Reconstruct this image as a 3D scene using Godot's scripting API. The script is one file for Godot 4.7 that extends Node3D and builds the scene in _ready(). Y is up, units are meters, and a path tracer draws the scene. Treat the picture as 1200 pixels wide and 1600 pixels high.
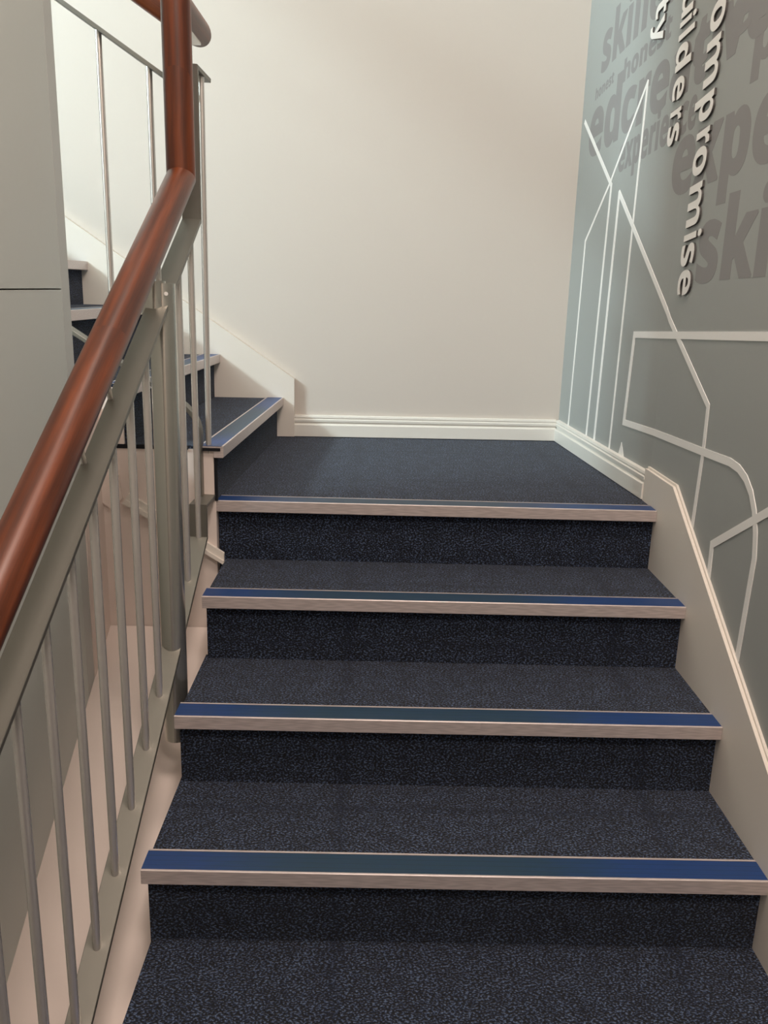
extends Node3D
# A carpeted office staircase: flight up to a quarter landing, second flight turning left, steel and timber balustrade, printed mural wall.

const RISE := 0.17
const GOING := 0.28456
const SLOPE := 0.5974
const WIDTH := 1.1966      # clear width of the lower flight
const OVER := 0.0243       # nosing overhang
const LAND := 0.51         # landing height

var M := {}
var counts := {}
var bold: SystemFont

# ---------------------------------------------------------------- naming helpers
func numbered(called: String, parent: Node) -> String:
	var key := str(parent.get_instance_id()) + called
	var n: int = counts.get(key, 0)
	counts[key] = n + 1
	return called if n == 0 else "%s_%03d" % [called, n]

func thing(called: String, label: String, category: String, at := Vector3.ZERO, group := "") -> Node3D:
	var o := Node3D.new()
	o.name = numbered(called, self)
	add_child(o)
	o.position = at
	o.set_meta("label", label)
	o.set_meta("category", category)
	if group != "":
		o.set_meta("group", group)
	return o

func put(called: String, st: SurfaceTool, mat: Material, parent: Node = self, label := "") -> MeshInstance3D:
	var o := MeshInstance3D.new()
	o.name = numbered(called, parent)
	st.generate_normals()
	o.mesh = st.commit()
	o.material_override = mat
	o.cast_shadow = GeometryInstance3D.SHADOW_CASTING_SETTING_ON
	parent.add_child(o)
	if label != "":
		o.set_meta("label", label)
	return o

func struct(called: String, st: SurfaceTool, mat: Material, label: String, category: String) -> MeshInstance3D:
	var o := put(called, st, mat)
	o.set_meta("kind", "structure")
	o.set_meta("label", label)
	o.set_meta("category", category)
	return o

# ---------------------------------------------------------------- mesh helpers
func begin() -> SurfaceTool:
	var st := SurfaceTool.new()
	st.begin(Mesh.PRIMITIVE_TRIANGLES)
	st.set_smooth_group(-1)
	return st

func tri(st: SurfaceTool, a: Vector3, b: Vector3, c: Vector3, out: Vector3, ua := Vector2.ZERO, ub := Vector2.ZERO, uc := Vector2.ZERO) -> void:
	var n := (a - c).cross(a - b)
	if n.dot(out) < 0.0:
		var t := b
		b = c
		c = t
		var u := ub
		ub = uc
		uc = u
	st.set_uv(ua)
	st.add_vertex(a)
	st.set_uv(ub)
	st.add_vertex(b)
	st.set_uv(uc)
	st.add_vertex(c)

func quad(st: SurfaceTool, a: Vector3, b: Vector3, c: Vector3, d: Vector3, out: Vector3, ua := Vector2.ZERO, ub := Vector2.ZERO, uc := Vector2.ZERO, ud := Vector2.ZERO) -> void:
	tri(st, a, b, c, out, ua, ub, uc)
	tri(st, a, c, d, out, ua, uc, ud)

# polygon extruded between two depths; fn(p, depth) places a point
func extrude(st: SurfaceTool, poly: PackedVector2Array, fn: Callable, d0: float, d1: float) -> void:
	var cap := Geometry2D.triangulate_polygon(poly)
	var mid := Vector2.ZERO
	for p in poly:
		mid += p / poly.size()
	var axis: Vector3 = (fn.call(mid, d1) as Vector3) - (fn.call(mid, d0) as Vector3)
	for i in range(0, cap.size(), 3):
		for s in 2:
			var d := d1 if s else d0
			tri(st, fn.call(poly[cap[i]], d), fn.call(poly[cap[i + 1]], d), fn.call(poly[cap[i + 2]], d), axis if s else -axis)
	var way := -1.0 if Geometry2D.is_polygon_clockwise(poly) else 1.0
	for i in poly.size():
		var p := poly[i]
		var q := poly[(i + 1) % poly.size()]
		if p.distance_to(q) < 1e-6:
			continue
		var m := (p + q) / 2.0
		var o2 := Vector2((q - p).y, -(q - p).x).normalized() * 0.001 * way
		var o3: Vector3 = (fn.call(m + o2, d0) as Vector3) - (fn.call(m, d0) as Vector3)
		quad(st, fn.call(p, d0), fn.call(q, d0), fn.call(q, d1), fn.call(p, d1), o3)

func zy(p: Vector2, d: float) -> Vector3:   # profile in (z, y), extruded along x
	return Vector3(d, p.y, p.x)

func xy(p: Vector2, d: float) -> Vector3:   # profile in (x, y), extruded along z
	return Vector3(p.x, p.y, d)

func xz(p: Vector2, d: float) -> Vector3:   # plan outline, extruded upwards
	return Vector3(p.x, d, p.y)

func box(st: SurfaceTool, lo: Vector3, hi: Vector3, ch := 0.0) -> void:
	if ch <= 0.0:
		extrude(st, PackedVector2Array([Vector2(lo.x, lo.z), Vector2(hi.x, lo.z), Vector2(hi.x, hi.z), Vector2(lo.x, hi.z)]), xz, lo.y, hi.y)
		return
	var a := Vector2(lo.x, lo.z)
	var b := Vector2(hi.x, hi.z)
	extrude(st, PackedVector2Array([Vector2(a.x + ch, a.y), Vector2(b.x - ch, a.y), Vector2(b.x, a.y + ch), Vector2(b.x, b.y - ch), Vector2(b.x - ch, b.y), Vector2(a.x + ch, b.y), Vector2(a.x, b.y - ch), Vector2(a.x, a.y + ch)]), xz, lo.y, hi.y)

# a profile swept along a path with mitred corners. u, v: profile axes at the start
func sweep(st: SurfaceTool, path: Array, prof: PackedVector2Array, u: Vector3, v: Vector3, smooth: bool, bend_smooth := false) -> void:
	var n := path.size()
	var rings: Array = []
	var prev: Array = []
	for i in n:
		var p: Vector3 = path[i]
		var din: Vector3 = (p - path[i - 1]).normalized() if i > 0 else (path[1] - p).normalized()
		var dout: Vector3 = (path[i + 1] - p).normalized() if i < n - 1 else din
		var nn := (din + dout).normalized()
		var ring: Array = []
		for k in prof.size():
			var q: Vector3 = prev[k] if i > 0 else p + u * prof[k].x + v * prof[k].y
			ring.append(q + din * ((p - q).dot(nn) / din.dot(nn)))
		rings.append(ring)
		prev = ring
	var run := 0.0
	for i in n - 1:
		var a: Vector3 = path[i]
		var b: Vector3 = path[i + 1]
		var length := a.distance_to(b)
		var mid := (a + b) / 2.0
		st.set_smooth_group((1 if bend_smooth else i + 1) if smooth else -1)
		var round := 0.0
		for k in prof.size():
			var k2 := (k + 1) % prof.size()
			var w := prof[k].distance_to(prof[k2])
			var c: Vector3 = (rings[i][k] + rings[i][k2] + rings[i + 1][k] + rings[i + 1][k2]) / 4.0
			var dir := (b - a).normalized()
			var out := (c - mid) - dir * (c - mid).dot(dir)
			quad(st, rings[i][k], rings[i + 1][k], rings[i + 1][k2], rings[i][k2], out, Vector2(run, round), Vector2(run + length, round), Vector2(run + length, round + w), Vector2(run, round + w))
			round += w
		run += length
	st.set_smooth_group(-1)
	for e in 2:
		var ring: Array = rings[0] if e == 0 else rings[n - 1]
		var c: Vector3 = path[0] if e == 0 else path[n - 1]
		var out: Vector3 = (path[0] - path[1]) if e == 0 else (path[n - 1] - path[n - 2])
		for k in prof.size():
			tri(st, c, ring[k], ring[(k + 1) % prof.size()], out)

func circle(r: float, n := 20, flat := 2.0) -> PackedVector2Array:
	var a := PackedVector2Array()
	for i in n:
		var t := TAU * i / n
		a.append(Vector2(cos(t) * r, maxf(sin(t), -flat) * r))
	return a

func rect(w: float, h: float, ch := 0.001) -> PackedVector2Array:
	var x := w / 2.0
	var y := h / 2.0
	return PackedVector2Array([Vector2(-x + ch, -y), Vector2(x - ch, -y), Vector2(x, -y + ch), Vector2(x, y - ch), Vector2(x - ch, y), Vector2(-x + ch, y), Vector2(-x, y - ch), Vector2(-x, -y + ch)])

func rod(st: SurfaceTool, a: Vector3, b: Vector3, r: float, n := 14) -> void:
	var d := (b - a).normalized()
	var u := d.cross(Vector3.RIGHT if absf(d.x) < 0.8 else Vector3.UP).normalized()
	sweep(st, [a, b], circle(r, n), u, d.cross(u), true)

# ---------------------------------------------------------------- materials
func noise(freq: float, sd: int, kind := FastNoiseLite.TYPE_SIMPLEX, octaves := 1) -> FastNoiseLite:
	var f := FastNoiseLite.new()
	f.seed = sd
	f.frequency = freq
	f.noise_type = kind
	f.fractal_octaves = octaves
	if octaves == 1:
		f.fractal_type = FastNoiseLite.FRACTAL_NONE
	return f

func plain(c: Color, rough: float, metal := 0.0) -> StandardMaterial3D:
	var m := StandardMaterial3D.new()
	m.albedo_color = c
	m.roughness = rough
	m.metallic = metal
	return m

func mixed(a: Color, b: Color, t: float) -> Color:
	return a.lerp(b, clampf(t, 0.0, 1.0))

func make_materials() -> void:
	# carpet: looped pile with light and dark flecks
	var n := 512
	var fine := noise(0.16, 3).get_seamless_image(n, n)
	var loops := noise(0.30, 11).get_seamless_image(n, n)
	var broad := noise(0.02, 7).get_seamless_image(n, n)
	var img := Image.create(n, n, false, Image.FORMAT_RGB8)
	var hgt := Image.create(n, n, false, Image.FORMAT_RGB8)
	var rng := RandomNumberGenerator.new()
	rng.seed = 5
	for y in n:
		for x in n:
			var f := fine.get_pixel(x, y).r
			var l := loops.get_pixel(x, y).r
			var b := broad.get_pixel(x, y).r
			var t := 0.5 + 1.25 * (0.6 * f + 0.4 * l - 0.5) + 0.10 * (b - 0.5) + rng.randf_range(-0.08, 0.08)
			var c := mixed(Color8(6, 9, 18), Color8(24, 34, 56), smoothstep(0.30, 0.62, t))
			c = mixed(c, Color8(96, 114, 142), smoothstep(0.58, 0.92, t))
			img.set_pixel(x, y, c)
			var hh := 0.5 * f + 0.5 * l
			hgt.set_pixel(x, y, Color(hh, hh, hh))
	var carpet := plain(Color(1, 1, 1), 0.95)
	carpet.albedo_texture = ImageTexture.create_from_image(img)
	carpet.heightmap_enabled = true
	carpet.heightmap_texture = ImageTexture.create_from_image(hgt)
	carpet.heightmap_scale = 0.35
	carpet.uv1_triplanar = true
	carpet.uv1_world_triplanar = true
	carpet.uv1_scale = Vector3(1.5, 2.1, 2.1)
	carpet.rim_enabled = true
	carpet.rim = 0.15
	M.carpet = carpet
	M.carpet_edge = plain(Color8(16, 17, 22), 0.95)

	# stained timber handrail: streaks along its length
	var w := Image.create(512, 256, false, Image.FORMAT_RGB8)
	var g1 := noise(1.0, 21)
	var g2 := noise(1.0, 22)
	for y in 256:
		for x in 512:
			var a := 0.5 + 0.5 * g1.get_noise_2d(x * 0.004, y * 0.035)
			var b := 0.5 + 0.5 * g2.get_noise_2d(x * 0.02, y * 0.30)
			var c := mixed(Color8(72, 31, 11), Color8(120, 57, 22), a * 0.8 + b * 0.25)
			w.set_pixel(x, y, c)
	var wood := plain(Color(1, 1, 1), 0.38)
	wood.albedo_texture = ImageTexture.create_from_image(w)
	wood.uv1_scale = Vector3(1.2, 5.0, 1.0)
	wood.clearcoat_enabled = true
	wood.clearcoat = 0.15
	wood.clearcoat_roughness = 0.25
	M.wood = wood

	# brushed metals
	var br := Image.create(256, 256, false, Image.FORMAT_RGB8)
	var s1 := noise(1.0, 31)
	for y in 256:
		for x in 256:
			var v := 0.92 + 0.025 * s1.get_noise_2d(x * 0.02, y * 0.5) + 0.05 * s1.get_noise_2d(x * 0.05 + 90.0, y * 0.06)
			br.set_pixel(x, y, Color(v, v, v))
	var brushed := ImageTexture.create_from_image(br)
	var steel := plain(Color8(132, 129, 121), 0.45, 0.8)
	M.steel = steel
	var rodm := plain(Color8(228, 222, 216), 0.22, 0.72)
	rodm.anisotropy_enabled = true
	rodm.anisotropy = 0.8
	M.rod = rodm
	var tube := plain(Color8(206, 203, 194), 0.24, 0.9)
	tube.anisotropy_enabled = true
	tube.anisotropy = 0.8
	M.tube = tube
	var alu := plain(Color8(228, 214, 210), 0.40, 0.4)
	alu.albedo_texture = brushed
	alu.uv1_triplanar = true
	alu.uv1_world_triplanar = true
	alu.uv1_scale = Vector3(1.5, 14.0, 14.0)
	M.alu = alu
	M.dark = plain(Color8(20, 19, 19), 0.7)
	M.black = plain(Color8(28, 27, 26), 0.6)

	# ribbed vinyl insert of the nosings: blue, walked to a greyer teal in the middle
	var vi := Image.create(512, 64, false, Image.FORMAT_RGB8)
	var v1 := noise(1.0, 41)
	for y in 64:
		for x in 512:
			var u := x / 511.0
			var worn := smoothstep(0.02, 0.30, u) * (1.0 - smoothstep(0.58, 0.84, u))
			worn = clampf(worn + 0.15 * v1.get_noise_2d(x * 0.03, y * 0.1), 0.0, 1.0)
			var c := mixed(Color8(26, 60, 114), Color8(27, 56, 74), worn * 0.9)
			if y % 16 < 2:
				c = c.darkened(0.15)
			vi.set_pixel(x, y, c)
	var vinyl := plain(Color(1, 1, 1), 0.42)
	vinyl.albedo_texture = ImageTexture.create_from_image(vi)
	M.vinyl = vinyl

	# paints, with the faint unevenness of roller work
	var bump := ImageTexture.create_from_image(noise(0.05, 51, FastNoiseLite.TYPE_SIMPLEX, 3).get_seamless_image(256, 256))
	for d in [["cream", Color8(208, 199, 190), 0.75], ["white", Color8(228, 220, 210), 0.5], ["gloss_white", Color8(230, 226, 218), 0.35], ["mural", Color8(162, 165, 162), 0.6], ["panel", Color8(194, 198, 193), 0.55], ["panel_edge", Color8(186, 188, 184), 0.55], ["pink", Color8(230, 215, 206), 0.6], ["ceiling", Color8(235, 232, 226), 0.9], ["floor", Color8(70, 72, 80), 0.9]]:
		var m := plain(d[1], d[2])
		m.heightmap_enabled = true
		m.heightmap_texture = bump
		m.heightmap_scale = 0.012
		m.uv1_triplanar = true
		m.uv1_world_triplanar = true
		m.uv1_scale = Vector3(2.0, 2.0, 2.0)
		M[d[0]] = m
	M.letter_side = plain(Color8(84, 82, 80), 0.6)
	M.letter = plain(Color8(246, 243, 238), 0.5)
	M.vinyl_white = plain(Color8(246, 244, 240), 0.5)
	M.print = plain(Color8(141, 139, 138), 0.6)

# ---------------------------------------------------------------- the mural wall's surface
func wall_x(z: float) -> float:
	return 1.21 if z > -0.99 else 1.21 + (z + 0.99) * 0.0607

func back_z(x: float) -> float:
	return -1.925 - 0.044 * (x - 0.109)

func on_wall(p: Vector2, d: float) -> Vector3:   # p = (z, y)
	return Vector3(wall_x(p.x) - d, p.y, p.x)

func line_art(parent: Node3D, pts: Array, width: float, deep: float) -> void:
	var line := PackedVector2Array(pts)
	var st := begin()
	for poly in Geometry2D.offset_polyline(line, width / 2.0, Geometry2D.JOIN_MITER, Geometry2D.END_BUTT):
		for half in [[-3.0, -0.99], [-0.99, 3.0]]:
			var clip := PackedVector2Array([Vector2(half[0], -2), Vector2(half[1], -2), Vector2(half[1], 4), Vector2(half[0], 4)])
			for piece in Geometry2D.intersect_polygons(poly, clip):
				extrude(st, piece, on_wall, 0.0, deep)
	put("line", st, M.vinyl_white, parent)

func text_arrays(t: String, depth: float, face: Font = bold) -> Array:
	var tm := TextMesh.new()
	tm.font = face
	tm.font_size = 64
	tm.pixel_size = 0.01
	tm.depth = depth
	tm.curve_step = 1.0
	tm.horizontal_alignment = HORIZONTAL_ALIGNMENT_LEFT
	tm.text = t
	return tm.get_mesh_arrays()

func bounds(a: Array) -> Rect2:
	var v: PackedVector3Array = a[Mesh.ARRAY_VERTEX]
	var r := Rect2(Vector2(v[0].x, v[0].y), Vector2.ZERO)
	for p in v:
		r = r.expand(Vector2(p.x, p.y))
	return r

func map_text(a: Array, fn: Callable) -> SurfaceTool:
	var v: PackedVector3Array = a[Mesh.ARRAY_VERTEX]
	var idx: PackedInt32Array = a[Mesh.ARRAY_INDEX]
	var st := begin()
	for i in range(0, idx.size(), 3):
		var t: Array = []
		for k in 3:
			t.append(fn.call(v[idx[i + k]]))
		var n: Vector3 = (v[idx[i]] - v[idx[i + 2]]).cross(v[idx[i]] - v[idx[i + 1]])
		# all maps here keep handedness except for the sign of the depth, so test with a nudged copy
		var c: Vector3 = (v[idx[i]] + v[idx[i + 1]] + v[idx[i + 2]]) / 3.0
		var out: Vector3 = (fn.call(c + n.normalized() * 0.01) as Vector3) - (fn.call(c) as Vector3)
		tri(st, t[0], t[1], t[2], out)
	return st

# a raised letter set sideways: reading downwards, its top towards the viewer's right
func side_letter(parent: Node3D, ch: String, y_top: float, y_bottom: float, z_base: float, xh: float) -> void:
	var a := text_arrays(ch, 0.2)
	var r := bounds(a)
	var x_height := bounds(text_arrays("x", 0.0)).end.y
	var base := bounds(text_arrays("x", 0.0)).position.y
	var sx := (y_top - y_bottom) / r.size.x
	var sy := xh / (x_height - base)
	var st := map_text(a, func(p: Vector3) -> Vector3:
		var up := (p.y - base) * sy
		return on_wall(Vector2(z_base + up, y_top - (p.x - r.position.x) * sx + up * 0.10), 0.0005 + (p.z + 0.1) * 0.0275))
	var o := put("letter", st, M.letter_side, parent)
	st = map_text(a, func(p: Vector3) -> Vector3:
		var up := (p.y - base) * sy
		return on_wall(Vector2(z_base + up, y_top - (p.x - r.position.x) * sx + up * 0.10), 0.0058 + (p.z + 0.1) * 0.003))
	put("face", st, M.letter, o, "white front face")

# outlines of one character, thickened by «grow», as polygons without holes (y upwards, font pixels)
func glyph(ch: String, grow: float) -> Array:
	var rid: RID = bold.get_rids()[0]
	var ts = TextServerManager.get_primary_interface()
	var gi: int = ts.font_get_glyph_index(rid, 64, ch.unicode_at(0), 0)
	var c: Dictionary = ts.font_get_glyph_contours(rid, 64, gi)
	var pts: PackedVector3Array = c.points
	var ends: PackedInt32Array = c.contours
	var rings: Array = []
	var from := 0
	for e in ends:
		var ring := PackedVector2Array()
		for i in range(from, e + 1):
			var q := Vector2(pts[i].x, -pts[i].y)
			if ring.is_empty() or ring[ring.size() - 1].distance_to(q) > 0.3:
				ring.append(q)
		from = e + 1
		rings.append(ring)
	var solids: Array = []
	var holes: Array = []
	for i in rings.size():
		var inside := false
		for k in rings.size():
			if k != i and Geometry2D.is_point_in_polygon(rings[i][0], rings[k]):
				inside = true
		var wide: Array = Geometry2D.offset_polygon(rings[i], -grow if inside else grow, Geometry2D.JOIN_MITER)
		for w in wide:
			(holes if inside else solids).append(w)
	for hole in holes:
		var mid := 0.0
		for p in hole:
			mid += p.x / hole.size()
		var next: Array = []
		for s in solids:
			for half in [[-500.0, mid], [mid, 500.0]]:
				var strip := PackedVector2Array([Vector2(half[0], -500), Vector2(half[1], -500), Vector2(half[1], 500), Vector2(half[0], 500)])
				for piece in Geometry2D.intersect_polygons(s, strip):
					next.append_array(Geometry2D.clip_polygons(piece, hole))
		solids = next
	return solids

func glyph_span(t: String, grow: float) -> Vector2:
	var lo := 1e9
	var hi := -1e9
	for i in t.length():
		var from := bold.get_string_size(t.substr(0, i), HORIZONTAL_ALIGNMENT_LEFT, -1, 64).x
		for poly in glyph(t[i], grow):
			for p in poly:
				lo = minf(lo, p.x + from)
				hi = maxf(hi, p.x + from)
	return Vector2(lo, hi)

# tone-on-tone printed word: «probe» (its first letters) spans z0 to z1; up is the height of a small letter
func print_word(word: String, probe: String, z0: float, z1: float, y_base: float, tilt: float, up: float, deep: float, label: String) -> void:
	var t := thing("printed_word", label, "lettering", Vector3.ZERO, "darker grey words printed on the grey wall")
	var grow := 1.4
	var span := glyph_span(probe, grow)
	var sx := (z1 - z0) / (span.y - span.x)
	var sy := up / (35.0 + 2.0 * grow)
	for i in word.length():
		var from := bold.get_string_size(word.substr(0, i), HORIZONTAL_ALIGNMENT_LEFT, -1, 64).x
		var st := begin()
		for poly in glyph(word[i], grow):
			extrude(st, poly, func(p: Vector2, d: float) -> Vector3:
				var z := z0 + (from + p.x - span.x) * sx
				return on_wall(Vector2(z, y_base + (z - z0) * tilt + (p.y + grow) * sy), d), 0.0, deep * 0.5)
		put("letter", st, M.print, t)

# ---------------------------------------------------------------- stair pieces
# aluminium nosing with a vinyl insert along local x (0..w), its front edge at z=0, its top at y=0
func nosing(parent: Node3D, xf: Transform3D, w: float) -> void:
	var prof := PackedVector2Array([Vector2(-0.001, 0.0), Vector2(0.0, -0.001), Vector2(0.0, -0.030), Vector2(-0.002, -0.0316), Vector2(-OVER - 0.002, -0.0316), Vector2(-OVER - 0.002, -0.006), Vector2(-0.0648, -0.006), Vector2(-0.0648, 0.0), Vector2(-0.0600, 0.0), Vector2(-0.0600, -0.0012), Vector2(-0.0045, -0.0012), Vector2(-0.0045, 0.0)])
	var st := begin()
	extrude(st, prof, func(p: Vector2, d: float) -> Vector3: return xf * Vector3(d, p.y, p.x), 0.0, w)
	var o := put("nosing", st, M.alu, parent)
	var s2 := begin()
	var a := [Vector3(0, -0.0003, -0.0052), Vector3(w, -0.0003, -0.0052), Vector3(w, -0.0003, -0.0594), Vector3(0, -0.0003, -0.0594)]
	quad(s2, xf * a[0], xf * a[1], xf * a[2], xf * a[3], Vector3.UP, Vector2(0, 1), Vector2(1, 1), Vector2(1, 0), Vector2(0, 0))
	for e in [[0, 1], [1, 2], [2, 3], [3, 0]]:
		var p: Vector3 = a[e[0]]
		var q: Vector3 = a[e[1]]
		quad(s2, xf * p, xf * q, xf * (q - Vector3(0, 0.0008, 0)), xf * (p - Vector3(0, 0.0008, 0)), xf.basis * ((p + q) / 2.0 - Vector3(w / 2.0, 0, -0.03)))
	put("vinyl_insert", s2, M.vinyl, o, "blue vinyl insert strip")

func area_light(called: String, at: Vector3, turn: Vector3, size: Vector2, tint: Color, energy: float) -> void:
	var l := AreaLight3D.new()
	l.name = numbered(called, self)
	l.area_size = size
	l.area_normalize_energy = true
	l.light_color = tint
	l.light_energy = energy
	l.area_range = 14.0
	l.shadow_enabled = true
	l.position = at
	l.rotation = turn
	add_child(l)

func _ready() -> void:
	# ---- camera, sky, light, exposure
	var cam := Camera3D.new()
	cam.name = "camera"
	cam.fov = 2.0 * rad_to_deg(atan(800.0 / 1334.09))
	cam.position = Vector3(0.41997, 1.07884, 1.39463)
	cam.rotation = Vector3(-0.256584, -0.014059, 0.027506)
	cam.near = 0.02
	add_child(cam)
	cam.current = true

	var env := Environment.new()
	env.background_mode = Environment.BG_SKY
	var sky := Sky.new()
	sky.sky_material = PhysicalSkyMaterial.new()
	env.sky = sky
	env.tonemap_mode = Environment.TONE_MAPPER_LINEAR
	env.tonemap_exposure = 1.05
	env.sdfgi_enabled = true
	env.ssao_enabled = true
	env.ssil_enabled = true
	var we := WorldEnvironment.new()
	we.name = "world"
	we.environment = env
	add_child(we)

	# daylight from the frosted window at the head of the upper flight
	area_light("window_daylight", Vector3(-3.16, 3.0, 0.3), Vector3(0, -PI / 2, 0), Vector2(0.8, 0.4), Color(0.88, 0.975, 1.0), 19.0)
	# ceiling panels over the landing and over the lower flight
	area_light("ceiling_panel_light", Vector3(0.35, 3.31, -0.75), Vector3(-PI / 2, 0, 0), Vector2(0.58, 0.58), Color(1.0, 0.97, 0.93), 0.3)
	area_light("ceiling_panel_light", Vector3(0.7, 3.31, 0.5), Vector3(-PI / 2, 0, 0), Vector2(0.58, 0.58), Color(1.0, 0.92, 0.87), 3.4)
	area_light("ceiling_panel_light", Vector3(0.88, 3.31, 2.2), Vector3(-PI / 2, 0, 0), Vector2(0.58, 0.58), Color(1.0, 0.93, 0.89), 4.4)

	bold = SystemFont.new()
	bold.font_names = PackedStringArray(["Droid Sans"])
	bold.font_weight = 700
	make_materials()
	build_shell()
	build_lower_flight()
	build_upper_flight()
	build_strings()
	build_balustrade()
	build_mural()

# ---------------------------------------------------------------- the setting
func build_shell() -> void:
	var st := begin()
	extrude(st, PackedVector2Array([Vector2(1.21, 3.4), Vector2(1.21, -0.99), Vector2(1.1500, -1.975), Vector2(1.15, -2.12), Vector2(1.36, -2.12), Vector2(1.36, 3.4)]), xz, -1.0, 3.4)
	struct("wall_right", st, M.mural, "grey feature wall on the right with white line drawing and lettering", "wall")
	st = begin()
	extrude(st, PackedVector2Array([Vector2(-3.2, back_z(-3.2)), Vector2(1.2, back_z(1.2)), Vector2(1.2, -2.12), Vector2(-3.2, -2.12)]), xz, -1.0, 3.4)
	struct("wall_back", st, M.cream, "plain cream painted wall behind the carpeted landing", "wall")
	# grey clad partition on the left: lower and upper board, and its edge post
	var left := Node3D.new()
	left.name = "wall_left"
	add_child(left)
	left.set_meta("kind", "structure")
	left.set_meta("label", "grey boarded partition left of the handrail")
	left.set_meta("category", "wall")
	st = begin()
	box(st, Vector3(-0.36, -1.0, -0.648), Vector3(-0.31, 1.055, 3.4), 0.0)
	put("panel", st, M.panel, left)
	st = begin()
	box(st, Vector3(-0.36, 1.058, -0.648), Vector3(-0.31, 3.4, 3.4), 0.0)
	put("panel", st, M.panel, left)
	st = begin()
	box(st, Vector3(-0.36, -1.0, -0.704), Vector3(-0.3105, 3.4, -0.650), 0.002)
	put("edge_post", st, M.panel_edge, left)
	st = begin()
	box(st, Vector3(-0.40, -1.0, -0.70), Vector3(-0.352, 3.4, 3.4))
	put("backing", st, M.cream, left)
	st = begin()
	box(st, Vector3(-3.2, -1.0, 1.75), Vector3(-0.40, 3.4, 1.82))
	struct("wall_core", st, M.cream, "cream partition closing the hall behind the grey boards", "wall")
	st = begin()
	box(st, Vector3(-3.32, -1.0, -2.12), Vector3(-3.2, 2.75, 1.82))
	box(st, Vector3(-3.32, 3.25, -2.12), Vector3(-3.2, 3.4, 1.82))
	box(st, Vector3(-3.32, 2.75, -2.12), Vector3(-3.2, 3.25, -0.15))
	box(st, Vector3(-3.32, 2.75, 0.75), Vector3(-3.2, 3.25, 1.82))
	struct("wall_far", st, M.cream, "cream end wall with the stair window at the head of the upper flight", "wall")
	st = begin()
	box(st, Vector3(-0.40, -1.0, 3.4), Vector3(1.36, 3.4, 3.52))
	struct("wall_near", st, M.cream, "cream wall behind the viewer", "wall")
	st = begin()
	box(st, Vector3(-3.32, 3.4, -2.12), Vector3(1.36, 3.52, 3.52))
	struct("ceiling", st, M.ceiling, "white ceiling high over the stairwell", "ceiling")
	st = begin()
	box(st, Vector3(-3.32, -1.12, -2.12), Vector3(1.36, -0.85, 3.52))
	struct("floor", st, M.carpet, "dark carpeted floor at the foot of the stairs", "floor")
	# window: frosted lit pane in a frame
	var win := Node3D.new()
	win.name = "window_1"
	add_child(win)
	win.set_meta("kind", "structure")
	win.set_meta("label", "frosted window at the head of the upper flight")
	win.set_meta("category", "window")
	var pane := plain(Color8(230, 236, 240), 0.6)
	pane.emission_enabled = true
	pane.emission = Color(0.93, 0.98, 1.0)
	pane.emission_energy_multiplier = 1.0
	st = begin()
	box(st, Vector3(-3.27, 2.75, -0.15), Vector3(-3.25, 3.25, 0.75))
	put("window_pane", st, pane, win)
	st = begin()
	for b in [[2.75, 2.79, -0.15, 0.75], [3.21, 3.25, -0.15, 0.75], [2.79, 3.21, -0.15, -0.11], [2.79, 3.21, 0.71, 0.75], [2.79, 3.21, 0.285, 0.315]]:
		box(st, Vector3(-3.25, b[0], b[2]), Vector3(-3.21, b[1], b[3]))
	put("window_frame", st, M.gloss_white, win)
	# ceiling light fittings
	for c in [[Vector3(0.35, 3.4, -0.75), "square white panel light on the ceiling above the landing", Color(1.0, 0.96, 0.90)], [Vector3(0.7, 3.4, 0.5), "square white panel light on the ceiling above the lower steps", Color(1.0, 0.92, 0.87)], [Vector3(0.88, 3.4, 2.2), "square white panel light on the ceiling above the foot of the stairs", Color(1.0, 0.90, 0.85)]]:
		var fit := thing("ceiling_light", c[1], "light", c[0])
		st = begin()
		box(st, Vector3(-0.32, -0.07, -0.32), Vector3(0.32, 0.0, 0.32), 0.01)
		put("housing", st, M.gloss_white, fit)
		var glow := plain(Color8(240, 236, 228), 0.6)
		glow.emission_enabled = true
		glow.emission = c[2]
		glow.emission_energy_multiplier = 1.5
		st = begin()
		box(st, Vector3(-0.29, -0.08, -0.29), Vector3(0.29, -0.071, 0.29))
		put("diffuser", st, glow, fit)

# moulded skirting: profile (distance from the wall, height)
func skirting_profile() -> PackedVector2Array:
	return PackedVector2Array([Vector2(0, 0), Vector2(0.018, 0), Vector2(0.018, 0.044), Vector2(0.016, 0.047), Vector2(0.010, 0.049), Vector2(0.010, 0.054), Vector2(0.015, 0.057), Vector2(0.0155, 0.065), Vector2(0.011, 0.068), Vector2(0.011, 0.0705), Vector2(0.0135, 0.073), Vector2(0.012, 0.080), Vector2(0.0, 0.082)])

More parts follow.
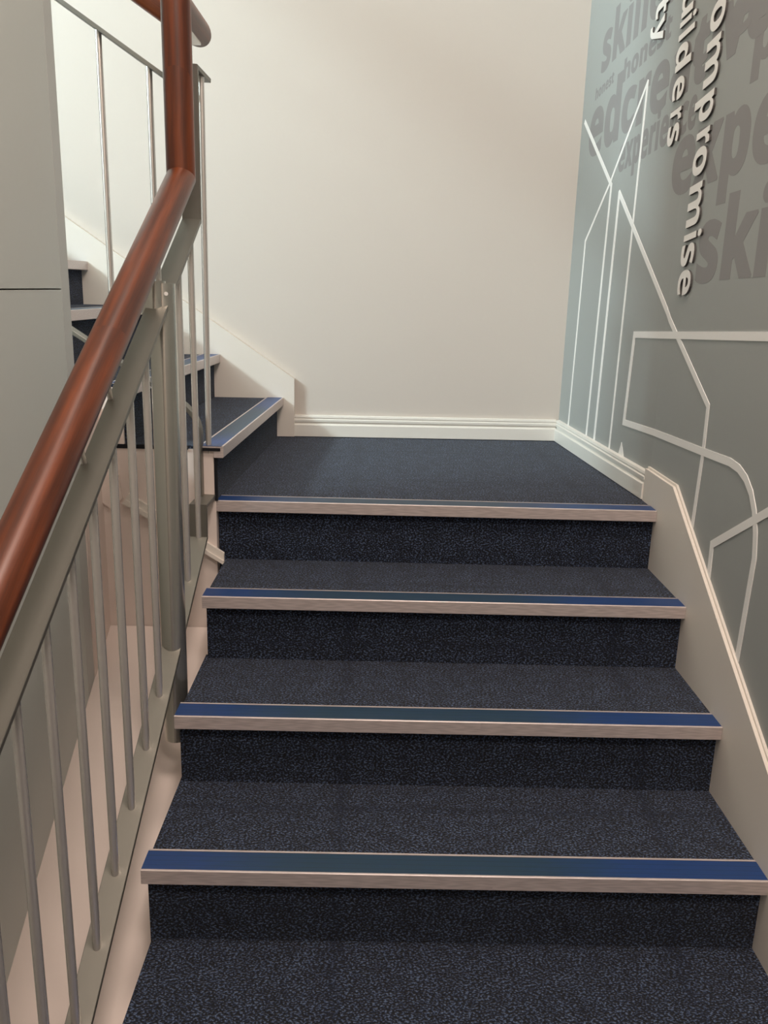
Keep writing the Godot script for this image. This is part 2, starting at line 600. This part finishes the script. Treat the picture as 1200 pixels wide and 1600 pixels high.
func build_strings() -> void:
	# baseboards of the landing
	var p := skirting_profile()
	var st := begin()
	extrude(st, p, func(q: Vector2, d: float) -> Vector3:
		return Vector3(0.109 + d, LAND + q.y, back_z(0.109 + d) + q.x), 0.0, 1.03)
	struct("baseboard_back", st, M.gloss_white, "white moulded baseboard along the foot of the cream wall", "baseboard")
	st = begin()
	extrude(st, p, func(q: Vector2, d: float) -> Vector3:
		return Vector3(wall_x(d) - q.x, LAND + q.y, d), -1.96, -0.99)
	struct("baseboard_right", st, M.gloss_white, "white moulded baseboard below the grey mural beside the landing", "baseboard")
	# sloping wall string of the lower flight
	st = begin()
	var top := 0.148
	var knee := -(0.600 - top) / SLOPE
	var poly := PackedVector2Array([Vector2(-0.992, 0.600), Vector2(knee, 0.600), Vector2(1.66, top - SLOPE * 1.66), Vector2(1.66, -0.86), Vector2(1.2, -0.86), Vector2(-0.992, LAND - 0.16)])
	extrude(st, poly, zy, WIDTH, 1.2105)
	var o := struct("trim_1", st, M.white, "cream painted sloping string board against the grey wall on the right of the steps", "trim")
	st = begin()
	var bead := PackedVector2Array([Vector2(-0.992, 0.600), Vector2(knee, 0.600), Vector2(1.66, top - SLOPE * 1.66), Vector2(1.66, top - SLOPE * 1.66 + 0.006), Vector2(knee + 0.002, 0.606), Vector2(-0.992, 0.606)])
	extrude(st, bead, zy, 1.204, 1.2105)
	put("bead", st, M.white, o)
	# sloping wall string of the upper flight, on the back wall
	st = begin()
	var b := PackedVector2Array([Vector2(0.109, LAND), Vector2(0.109, 0.733), Vector2(-2.4, 0.733 + 0.684 * 2.509), Vector2(-2.4, 0.733 + 0.684 * 2.509 - 0.5), Vector2(-0.25, LAND)])
	extrude(st, b, func(q: Vector2, d: float) -> Vector3: return Vector3(q.x, q.y, back_z(q.x) + d), -0.0005, 0.028)
	struct("trim_2", st, M.white, "white sloping string board on the cream wall beside the upper steps", "trim")

# ---------------------------------------------------------------- flights
func build_lower_flight() -> void:
	var f := thing("stair_flight", "wide flight of dark carpeted steps with blue edged metal nosings climbing to the landing", "stairs")
	var left := {1: -0.003, 2: 0.001, 3: 0.009, 4: -0.008}
	for k in range(-3, 5):
		var y := (k - 1) * RISE
		var z := -(k - 1) * GOING
		var xl: float = left.get(k, 0.0)
		var st := begin()
		var back := z - GOING - OVER - 0.02
		if k == 4:
			extrude(st, PackedVector2Array([Vector2(xl + 0.006, z - OVER), Vector2(WIDTH + 0.002, z - OVER), Vector2(WIDTH + 0.002, -0.99), Vector2(1.140, -1.965), Vector2(0.06, -1.925), Vector2(0.0, -1.91), Vector2(xl + 0.006, -0.95)]), xz, y - RISE - 0.1, y - 0.003)
		else:
			extrude(st, PackedVector2Array([Vector2(xl + 0.006, z - OVER), Vector2(WIDTH + 0.002, z - OVER), Vector2(WIDTH + 0.002, back), Vector2(xl + 0.006, back)]), xz, y - RISE - 0.02, y - 0.003)
		put("step" if k < 4 else "landing", st, M.carpet, f)
		nosing(f, Transform3D(Basis(), Vector3(xl, y, z)), WIDTH - xl - 0.0005)
	# plastered slab that carries the steps, shelving out beyond their ends
	var st := begin()
	extrude(st, PackedVector2Array([Vector2(-0.85, 0.142), Vector2(1.36, 0.142 - SLOPE * 2.21 + 0.142 * 0.0), Vector2(1.36, -1.0), Vector2(-0.85, -1.0)]), zy, -0.3098, 0.004)
	extrude(st, PackedVector2Array([Vector2(-0.87, 0.27), Vector2(1.02, -0.86), Vector2(1.02, -1.0), Vector2(-0.87, -0.1)]), zy, 0.004, WIDTH)
	put("slab", st, M.pink, f, "pink cream plastered slab")

func build_upper_flight() -> void:
	var f := thing("stair_flight", "second narrower flight of dark carpeted steps turning left from the landing", "stairs")
	var ys := [0.661, 0.82, 0.994, 1.144]
	var xs := [0.067, -0.170, -0.420, -0.642]
	for i in range(4, 9):
		ys.append(ys[i - 1] + 0.157)
		xs.append(xs[i - 1] - 0.237)
	var zb := -0.862
	var lean := -0.046   # the nosings run a little askew
	for i in 9:
		var y: float = ys[i]
		var low: float = LAND if i == 0 else ys[i - 1]
		var xa: float = xs[i]
		var za := back_z(xa) + 0.029
		var xb := xa + lean
		var xe: float = (xs[i + 1] if i < 8 else -3.2) - OVER - 0.03
		var st := begin()
		extrude(st, PackedVector2Array([Vector2(xa - OVER, za), Vector2(xb - OVER, zb), Vector2(xe + lean, zb), Vector2(xe, za)]), xz, low - 0.02, y - 0.003)
		put("step", st, M.carpet, f)
		var dir := Vector3(xb - xa, 0, zb - za)
		var len := dir.length() + (0.018 if i == 0 else 0.0)
		dir = dir.normalized()
		# local x runs from the inner end to the wall so that local z faces the climber
		var basis := Basis(-dir, Vector3.UP, (-dir).cross(Vector3.UP))
		var o: Vector3 = Vector3(xa, y, za) + dir * len
		nosing(f, Transform3D(basis, o), len)
	# plastered inner side below the steps, in stepped outline
	var side := PackedVector2Array()
	side.append(Vector2(-0.004, -0.9))
	side.append(Vector2(-0.004, LAND))
	for i in 9:
		var xr: float = xs[i] + lean - OVER - 0.004
		side.append(Vector2(xr, LAND if i == 0 else ys[i - 1] - 0.012))
		side.append(Vector2(xr, ys[i] - 0.012))
	side.append(Vector2(-3.2, ys[8] - 0.012))
	side.append(Vector2(-3.2, -0.9))
	var st := begin()
	extrude(st, side, xy, -0.90, -0.852)
	put("side_wall", st, M.pink, f, "pink cream plastered side below the steps")
	# old sloping moulding left on that side
	st = begin()
	extrude(st, PackedVector2Array([Vector2(-0.256, 0.497), Vector2(-0.236, 0.526), Vector2(0.016, 0.364), Vector2(0.016, 0.331)]), xy, -0.853, -0.842)
	extrude(st, PackedVector2Array([Vector2(-0.250, 0.499), Vector2(-0.243, 0.510), Vector2(0.016, 0.343), Vector2(0.016, 0.332)]), xy, -0.843, -0.836)
	put("moulding", st, M.white, f, "sloping remnant of white moulding")
	st = begin()
	extrude(st, PackedVector2Array([Vector2(-0.3098, 0.60), Vector2(-0.3098, 0.50), Vector2(-0.283, 0.478), Vector2(-0.266, 0.50), Vector2(-0.254, 0.512), Vector2(-0.262, 0.575)]), xy, -0.853, -0.844)
	put("plaster_patch", st, M.pink, f)
	st = begin()
	box(st, Vector3(-0.36, -1.0, -0.853), Vector3(-0.308, 0.76, -0.704))
	put("side_return", st, M.pink, f)
	# raw carpet edges showing at the inner end
	st = begin()
	box(st, Vector3(-0.31, 0.648, -0.8565), Vector3(-0.075, 0.659, -0.849))
	put("carpet_edge", st, M.carpet_edge, f)
	st = begin()
	box(st, Vector3(-0.006, LAND, -0.858), Vector3(0.0015, 0.632, -0.8495))
	put("carpet_edge", st, M.carpet_edge, f)
	st = begin()
	box(st, Vector3(-0.045, 0.6475, -0.846), Vector3(0.012, 0.6555, -0.8425))
	put("carpet_edge", st, M.carpet_edge, f)
	# closing floor at the head of the flight
	st = begin()
	extrude(st, PackedVector2Array([Vector2(-3.2, back_z(-3.2)), Vector2(xs[8] - 0.3, back_z(xs[8] - 0.3)), Vector2(xs[8] - 0.3, -0.74), Vector2(-3.2, -0.74)]), xz, ys[8] - 0.2, ys[8] - 0.02)
	put("top_floor", st, M.carpet, f)

# ---------------------------------------------------------------- balustrades
func rail_point(z: float, off: float) -> Vector3:
	return Vector3(-0.03 - 0.026 * (z + 0.75), off - SLOPE * z, z)

func build_balustrade() -> void:
	var t := thing("balustrade", "steel balustrade with round red brown wooden handrail along the left of the steps", "balustrade")
	var side := Vector3(1, 0, -0.026).normalized()
	var down := Vector3(0, -SLOPE, 1).normalized()
	# handrail: rake, then upright
	var a := rail_point(1.30, 0.905)
	var bend := rail_point(-0.675, 0.905)
	var up := (a - bend).normalized().cross(side).normalized()
	if up.y < 0.0:
		up = -up
	var st := begin()
	var c1 := Vector3(bend.x, 1.662, bend.z)
	var c2 := Vector3(-0.030, 1.662, -0.872)
	var c3 := Vector3(-1.5, 1.662 + 0.65 * 1.47, -0.872)
	sweep(st, [a, bend, c1, c2, c3], circle(0.0325, 28), side, up, true)
	put("handrail", st, M.wood, t, "round red brown timber handrail")
	st = begin()
	var so := -up * 0.0325
	sweep(st, [a + so, bend + so + Vector3(0, 0, 0.02) - Vector3(0, SLOPE * 0.02, 0)], rect(0.03, 0.006), side, up, false)
	sweep(st, [c1 + Vector3(0, -0.0325, 0.0), c2 + Vector3(0, -0.0325, 0.012)], rect(0.03, 0.006), Vector3(1, 0, 0), Vector3(0, 1, 0), false)
	put("handrail_strip", st, M.rod, t)
	# flat bars
	var top := 0.765
	st = begin()
	sweep(st, [rail_point(1.30, top), rail_point(-0.768, top), Vector3(-0.028, 1.560, -0.768), Vector3(-0.024, 1.560, -0.905)], rect(0.045, 0.010), side, up, false)
	put("upper_rail", st, M.steel, t)
	st = begin()
	sweep(st, [rail_point(1.30, -0.008), rail_point(-0.745, -0.008), Vector3(-0.030, 0.522, -0.745), Vector3(-0.026, 0.522, -0.90)], rect(0.045, 0.010), side, up, false)
	put("lower_rail", st, M.steel, t)
	# round post with its cap sleeve
	var pz := -0.46
	var px := -0.033
	st = begin()
	rod(st, Vector3(px - 0.004, 0.020, pz), Vector3(px, 1.076, pz), 0.0285, 28)
	put("post", st, M.tube, t)
	st = begin()
	rod(st, Vector3(px - 0.012, 1.012, pz + 0.012), Vector3(px - 0.012, 1.080, pz + 0.012), 0.0235, 24)
	box(st, Vector3(px - 0.036, 1.012, pz - 0.012), Vector3(px - 0.012, 1.080, pz + 0.034), 0.003)
	put("rail_clamp", st, M.tube, t)
	st = begin()
	rod(st, Vector3(px + 0.014, 1.055, pz + 0.023), Vector3(px + 0.0155, 1.055, pz + 0.0275), 0.004, 12)
	put("screw", st, M.letter, t)
	# spacers between flat bar and handrail
	for z in [0.95, 0.40, -0.02, -0.17]:
		st = begin()
		rod(st, rail_point(z, top) - side * 0.017, rail_point(z, top) - side * 0.017 + up * 0.10, 0.0055, 12)
		put("handrail_bracket", st, M.rod, t)
	for z in [-0.455]:
		st = begin()
		rod(st, rail_point(z, top), rail_point(z, 0.88), 0.006, 12)
		put("handrail_bracket", st, M.rod, t)
	# balusters
	for z in [1.010, 0.898, 0.786, 0.674, 0.562, 0.450, 0.338, 0.226, 0.114, 0.002, -0.110, -0.222, -0.333, -0.618, -0.743]:
		st = begin()
		rod(st, rail_point(z, -0.008), rail_point(z, top), 0.0078, 14)
		put("baluster", st, M.rod, t)
	st = begin()
	rod(st, Vector3(-0.022, 0.522, -0.862), Vector3(-0.014, 1.555, -0.842), 0.0078, 14)
	put("baluster", st, M.rod, t)
	build_upper_balustrade(t)

func build_upper_balustrade(t: Node3D) -> void:
	var zb := -0.842
	var s := 0.65
	var side := Vector3(0, 0, 1)
	var st := begin()
	sweep(st, [Vector3(-0.045, 1.516, zb), Vector3(-1.5, 1.487 + s * 1.5, zb)], rect(0.045, 0.010), side, Vector3(s, 1, 0).normalized(), false)
	put("upper_rail", st, M.steel, t)
	st = begin()
	var pts: Array = [Vector3(-0.040, 0.527, zb)]
	for i in 7:
		var u := i / 6.0
		var p0 := Vector3(-0.040, 0.69, zb)
		var p1 := Vector3(-0.040, 0.745, zb)
		var p2 := Vector3(-0.092, 0.779, zb)
		pts.append(p0.lerp(p1, u).lerp(p1.lerp(p2, u), u))
	pts.append(Vector3(-1.5, 0.779 + s * 1.408, zb))
	sweep(st, pts, rect(0.040, 0.010), side, Vector3(1, 0, 0), false)
	put("lower_rail", st, M.steel, t)
	for x in [-0.137, -0.253, -0.369, -0.485, -0.601]:
		st = begin()
		rod(st, Vector3(x, 0.722 - s * x, zb), Vector3(x, 1.486 - s * x, zb), 0.0078, 14)
		put("baluster", st, M.rod, t)

# ---------------------------------------------------------------- mural
func V(a: float, b: float) -> Vector2:
	return Vector2(a, b)

func build_mural() -> void:
	var art := thing("line_drawing", "white line drawing of angular outlines across the lower part of the grey wall", "mural", Vector3.ZERO)
	line_art(art, [V(-1.936, 1.678), V(-1.568, 1.423), V(-1.603, 0.580)], 0.016, 0.0010)
	line_art(art, [V(-1.833, 0.580), V(-1.806, 1.26), V(-1.58, 1.433), V(-1.315, 1.677), V(-1.350, 0.580)], 0.013, 0.0012)
	line_art(art, [V(-1.511, 0.580), V(-1.479, 1.390), V(-0.958, 1.016), V(-0.621, 0.829), V(-0.617, 0.719), V(-0.631, 0.49)], 0.017, 0.0014)
	var g: Array = [V(-0.20, 1.012), V(-1.219, 0.963), V(-1.237, 0.695), V(-0.617, 0.719), V(-0.458, 0.726)]
	for i in range(1, 7):
		var u := i / 6.0
		g.append(V(-0.458, 0.726).lerp(V(-0.30, 0.728), u).lerp(V(-0.30, 0.728).lerp(V(-0.278, 0.560), u), u))
	g.append(V(-0.294, 0.29))
	line_art(art, g, 0.019, 0.0016)
	line_art(art, [V(-0.05, 0.780), V(-0.496, 0.524), V(-0.490, 0.40)], 0.019, 0.0018)
	var st := begin()
	extrude(st, PackedVector2Array([V(-1.24, 0.632), V(-1.262, 0.585), V(-1.205, 0.585)]), on_wall, 0.0, 0.0012)
	put("line", st, M.vinyl_white, art)

	print_word("skilled", "ski", -1.789, -1.505, 1.803, 0.08, 0.118, 0.0004, "grey printed word skilled high up next to the back corner")
	print_word("honest", "hon", -1.545, -1.345, 1.722, 0.10, 0.050, 0.0005, "small grey printed word honest just below the upper word skilled")
	print_word("honest", "honest", -1.830, -1.640, 1.726, 0.10, 0.028, 0.0005, "tiniest grey printed word, squeezed against the back corner above the letters ed")
	print_word("ed", "ed", -1.865, -1.545, 1.541, 0.05, 0.150, 0.0006, "large grey printed letters ed at the back corner of the grey wall")
	print_word("creative", "crea", -1.526, -1.010, 1.560, 0.06, 0.128, 0.0007, "grey printed word creative right after the letters ed, crossed by the white peak")
	print_word("experience", "exper", -1.517, -1.215, 1.453, 0.07, 0.078, 0.0005, "small grey printed word experience below the word creative")
	print_word("experience", "exp", -1.058, -0.575, 1.338, 0.02, 0.138, 0.0006, "biggest grey printed word experience running off the right edge of the picture")
	print_word("skilled", "ski", -0.806, -0.405, 1.114, 0.02, 0.138, 0.0007, "lowest grey printed word skilled beside the foot of the raised word compromise")
	print_word("passion", "p", -0.612, -0.500, 1.560, 0.02, 0.085, 0.0005, "grey printed word starting with p at the top right edge of the picture")
	print_word("creative", "cre", -1.00, -0.64, 1.632, 0.04, 0.085, 0.0008, "grey printed word behind the top of the raised word compromise")

	var w := thing("raised_lettering", "longest column of white raised lettering reading compromise downwards", "lettering", Vector3.ZERO)
	for l in [["c", 1.832, 1.770, -0.879], ["o", 1.750, 1.686, -0.881], ["m", 1.669, 1.568, -0.886], ["p", 1.549, 1.490, -0.889], ["r", 1.468, 1.432, -0.890], ["o", 1.429, 1.365, -0.894], ["m", 1.345, 1.246, -0.898], ["i", 1.229, 1.212, -0.901], ["s", 1.203, 1.150, -0.905], ["e", 1.139, 1.077, -0.907]]:
		side_letter(w, l[0], l[1], l[2], l[3], 0.084)
	w = thing("raised_lettering", "middle column of white raised lettering ending in the letters ilders, left of the longest column", "lettering", Vector3.ZERO)
	for l in [["b", 1.895, 1.838, -1.090], ["u", 1.836, 1.779, -1.091], ["i", 1.771, 1.757, -1.093], ["l", 1.740, 1.726, -1.094], ["d", 1.712, 1.651, -1.096], ["e", 1.632, 1.577, -1.096], ["r", 1.553, 1.524, -1.097], ["s", 1.517, 1.467, -1.099]]:
		side_letter(w, l[0], l[1], l[2], l[3], 0.070)
	w = thing("raised_lettering", "shortest column of white raised lettering ending in ty near the back corner", "lettering", Vector3.ZERO)
	for l in [["i", 1.896, 1.880, -1.284], ["t", 1.872, 1.828, -1.284], ["y", 1.822, 1.760, -1.284]]:
		side_letter(w, l[0], l[1], l[2], l[3], 0.070)
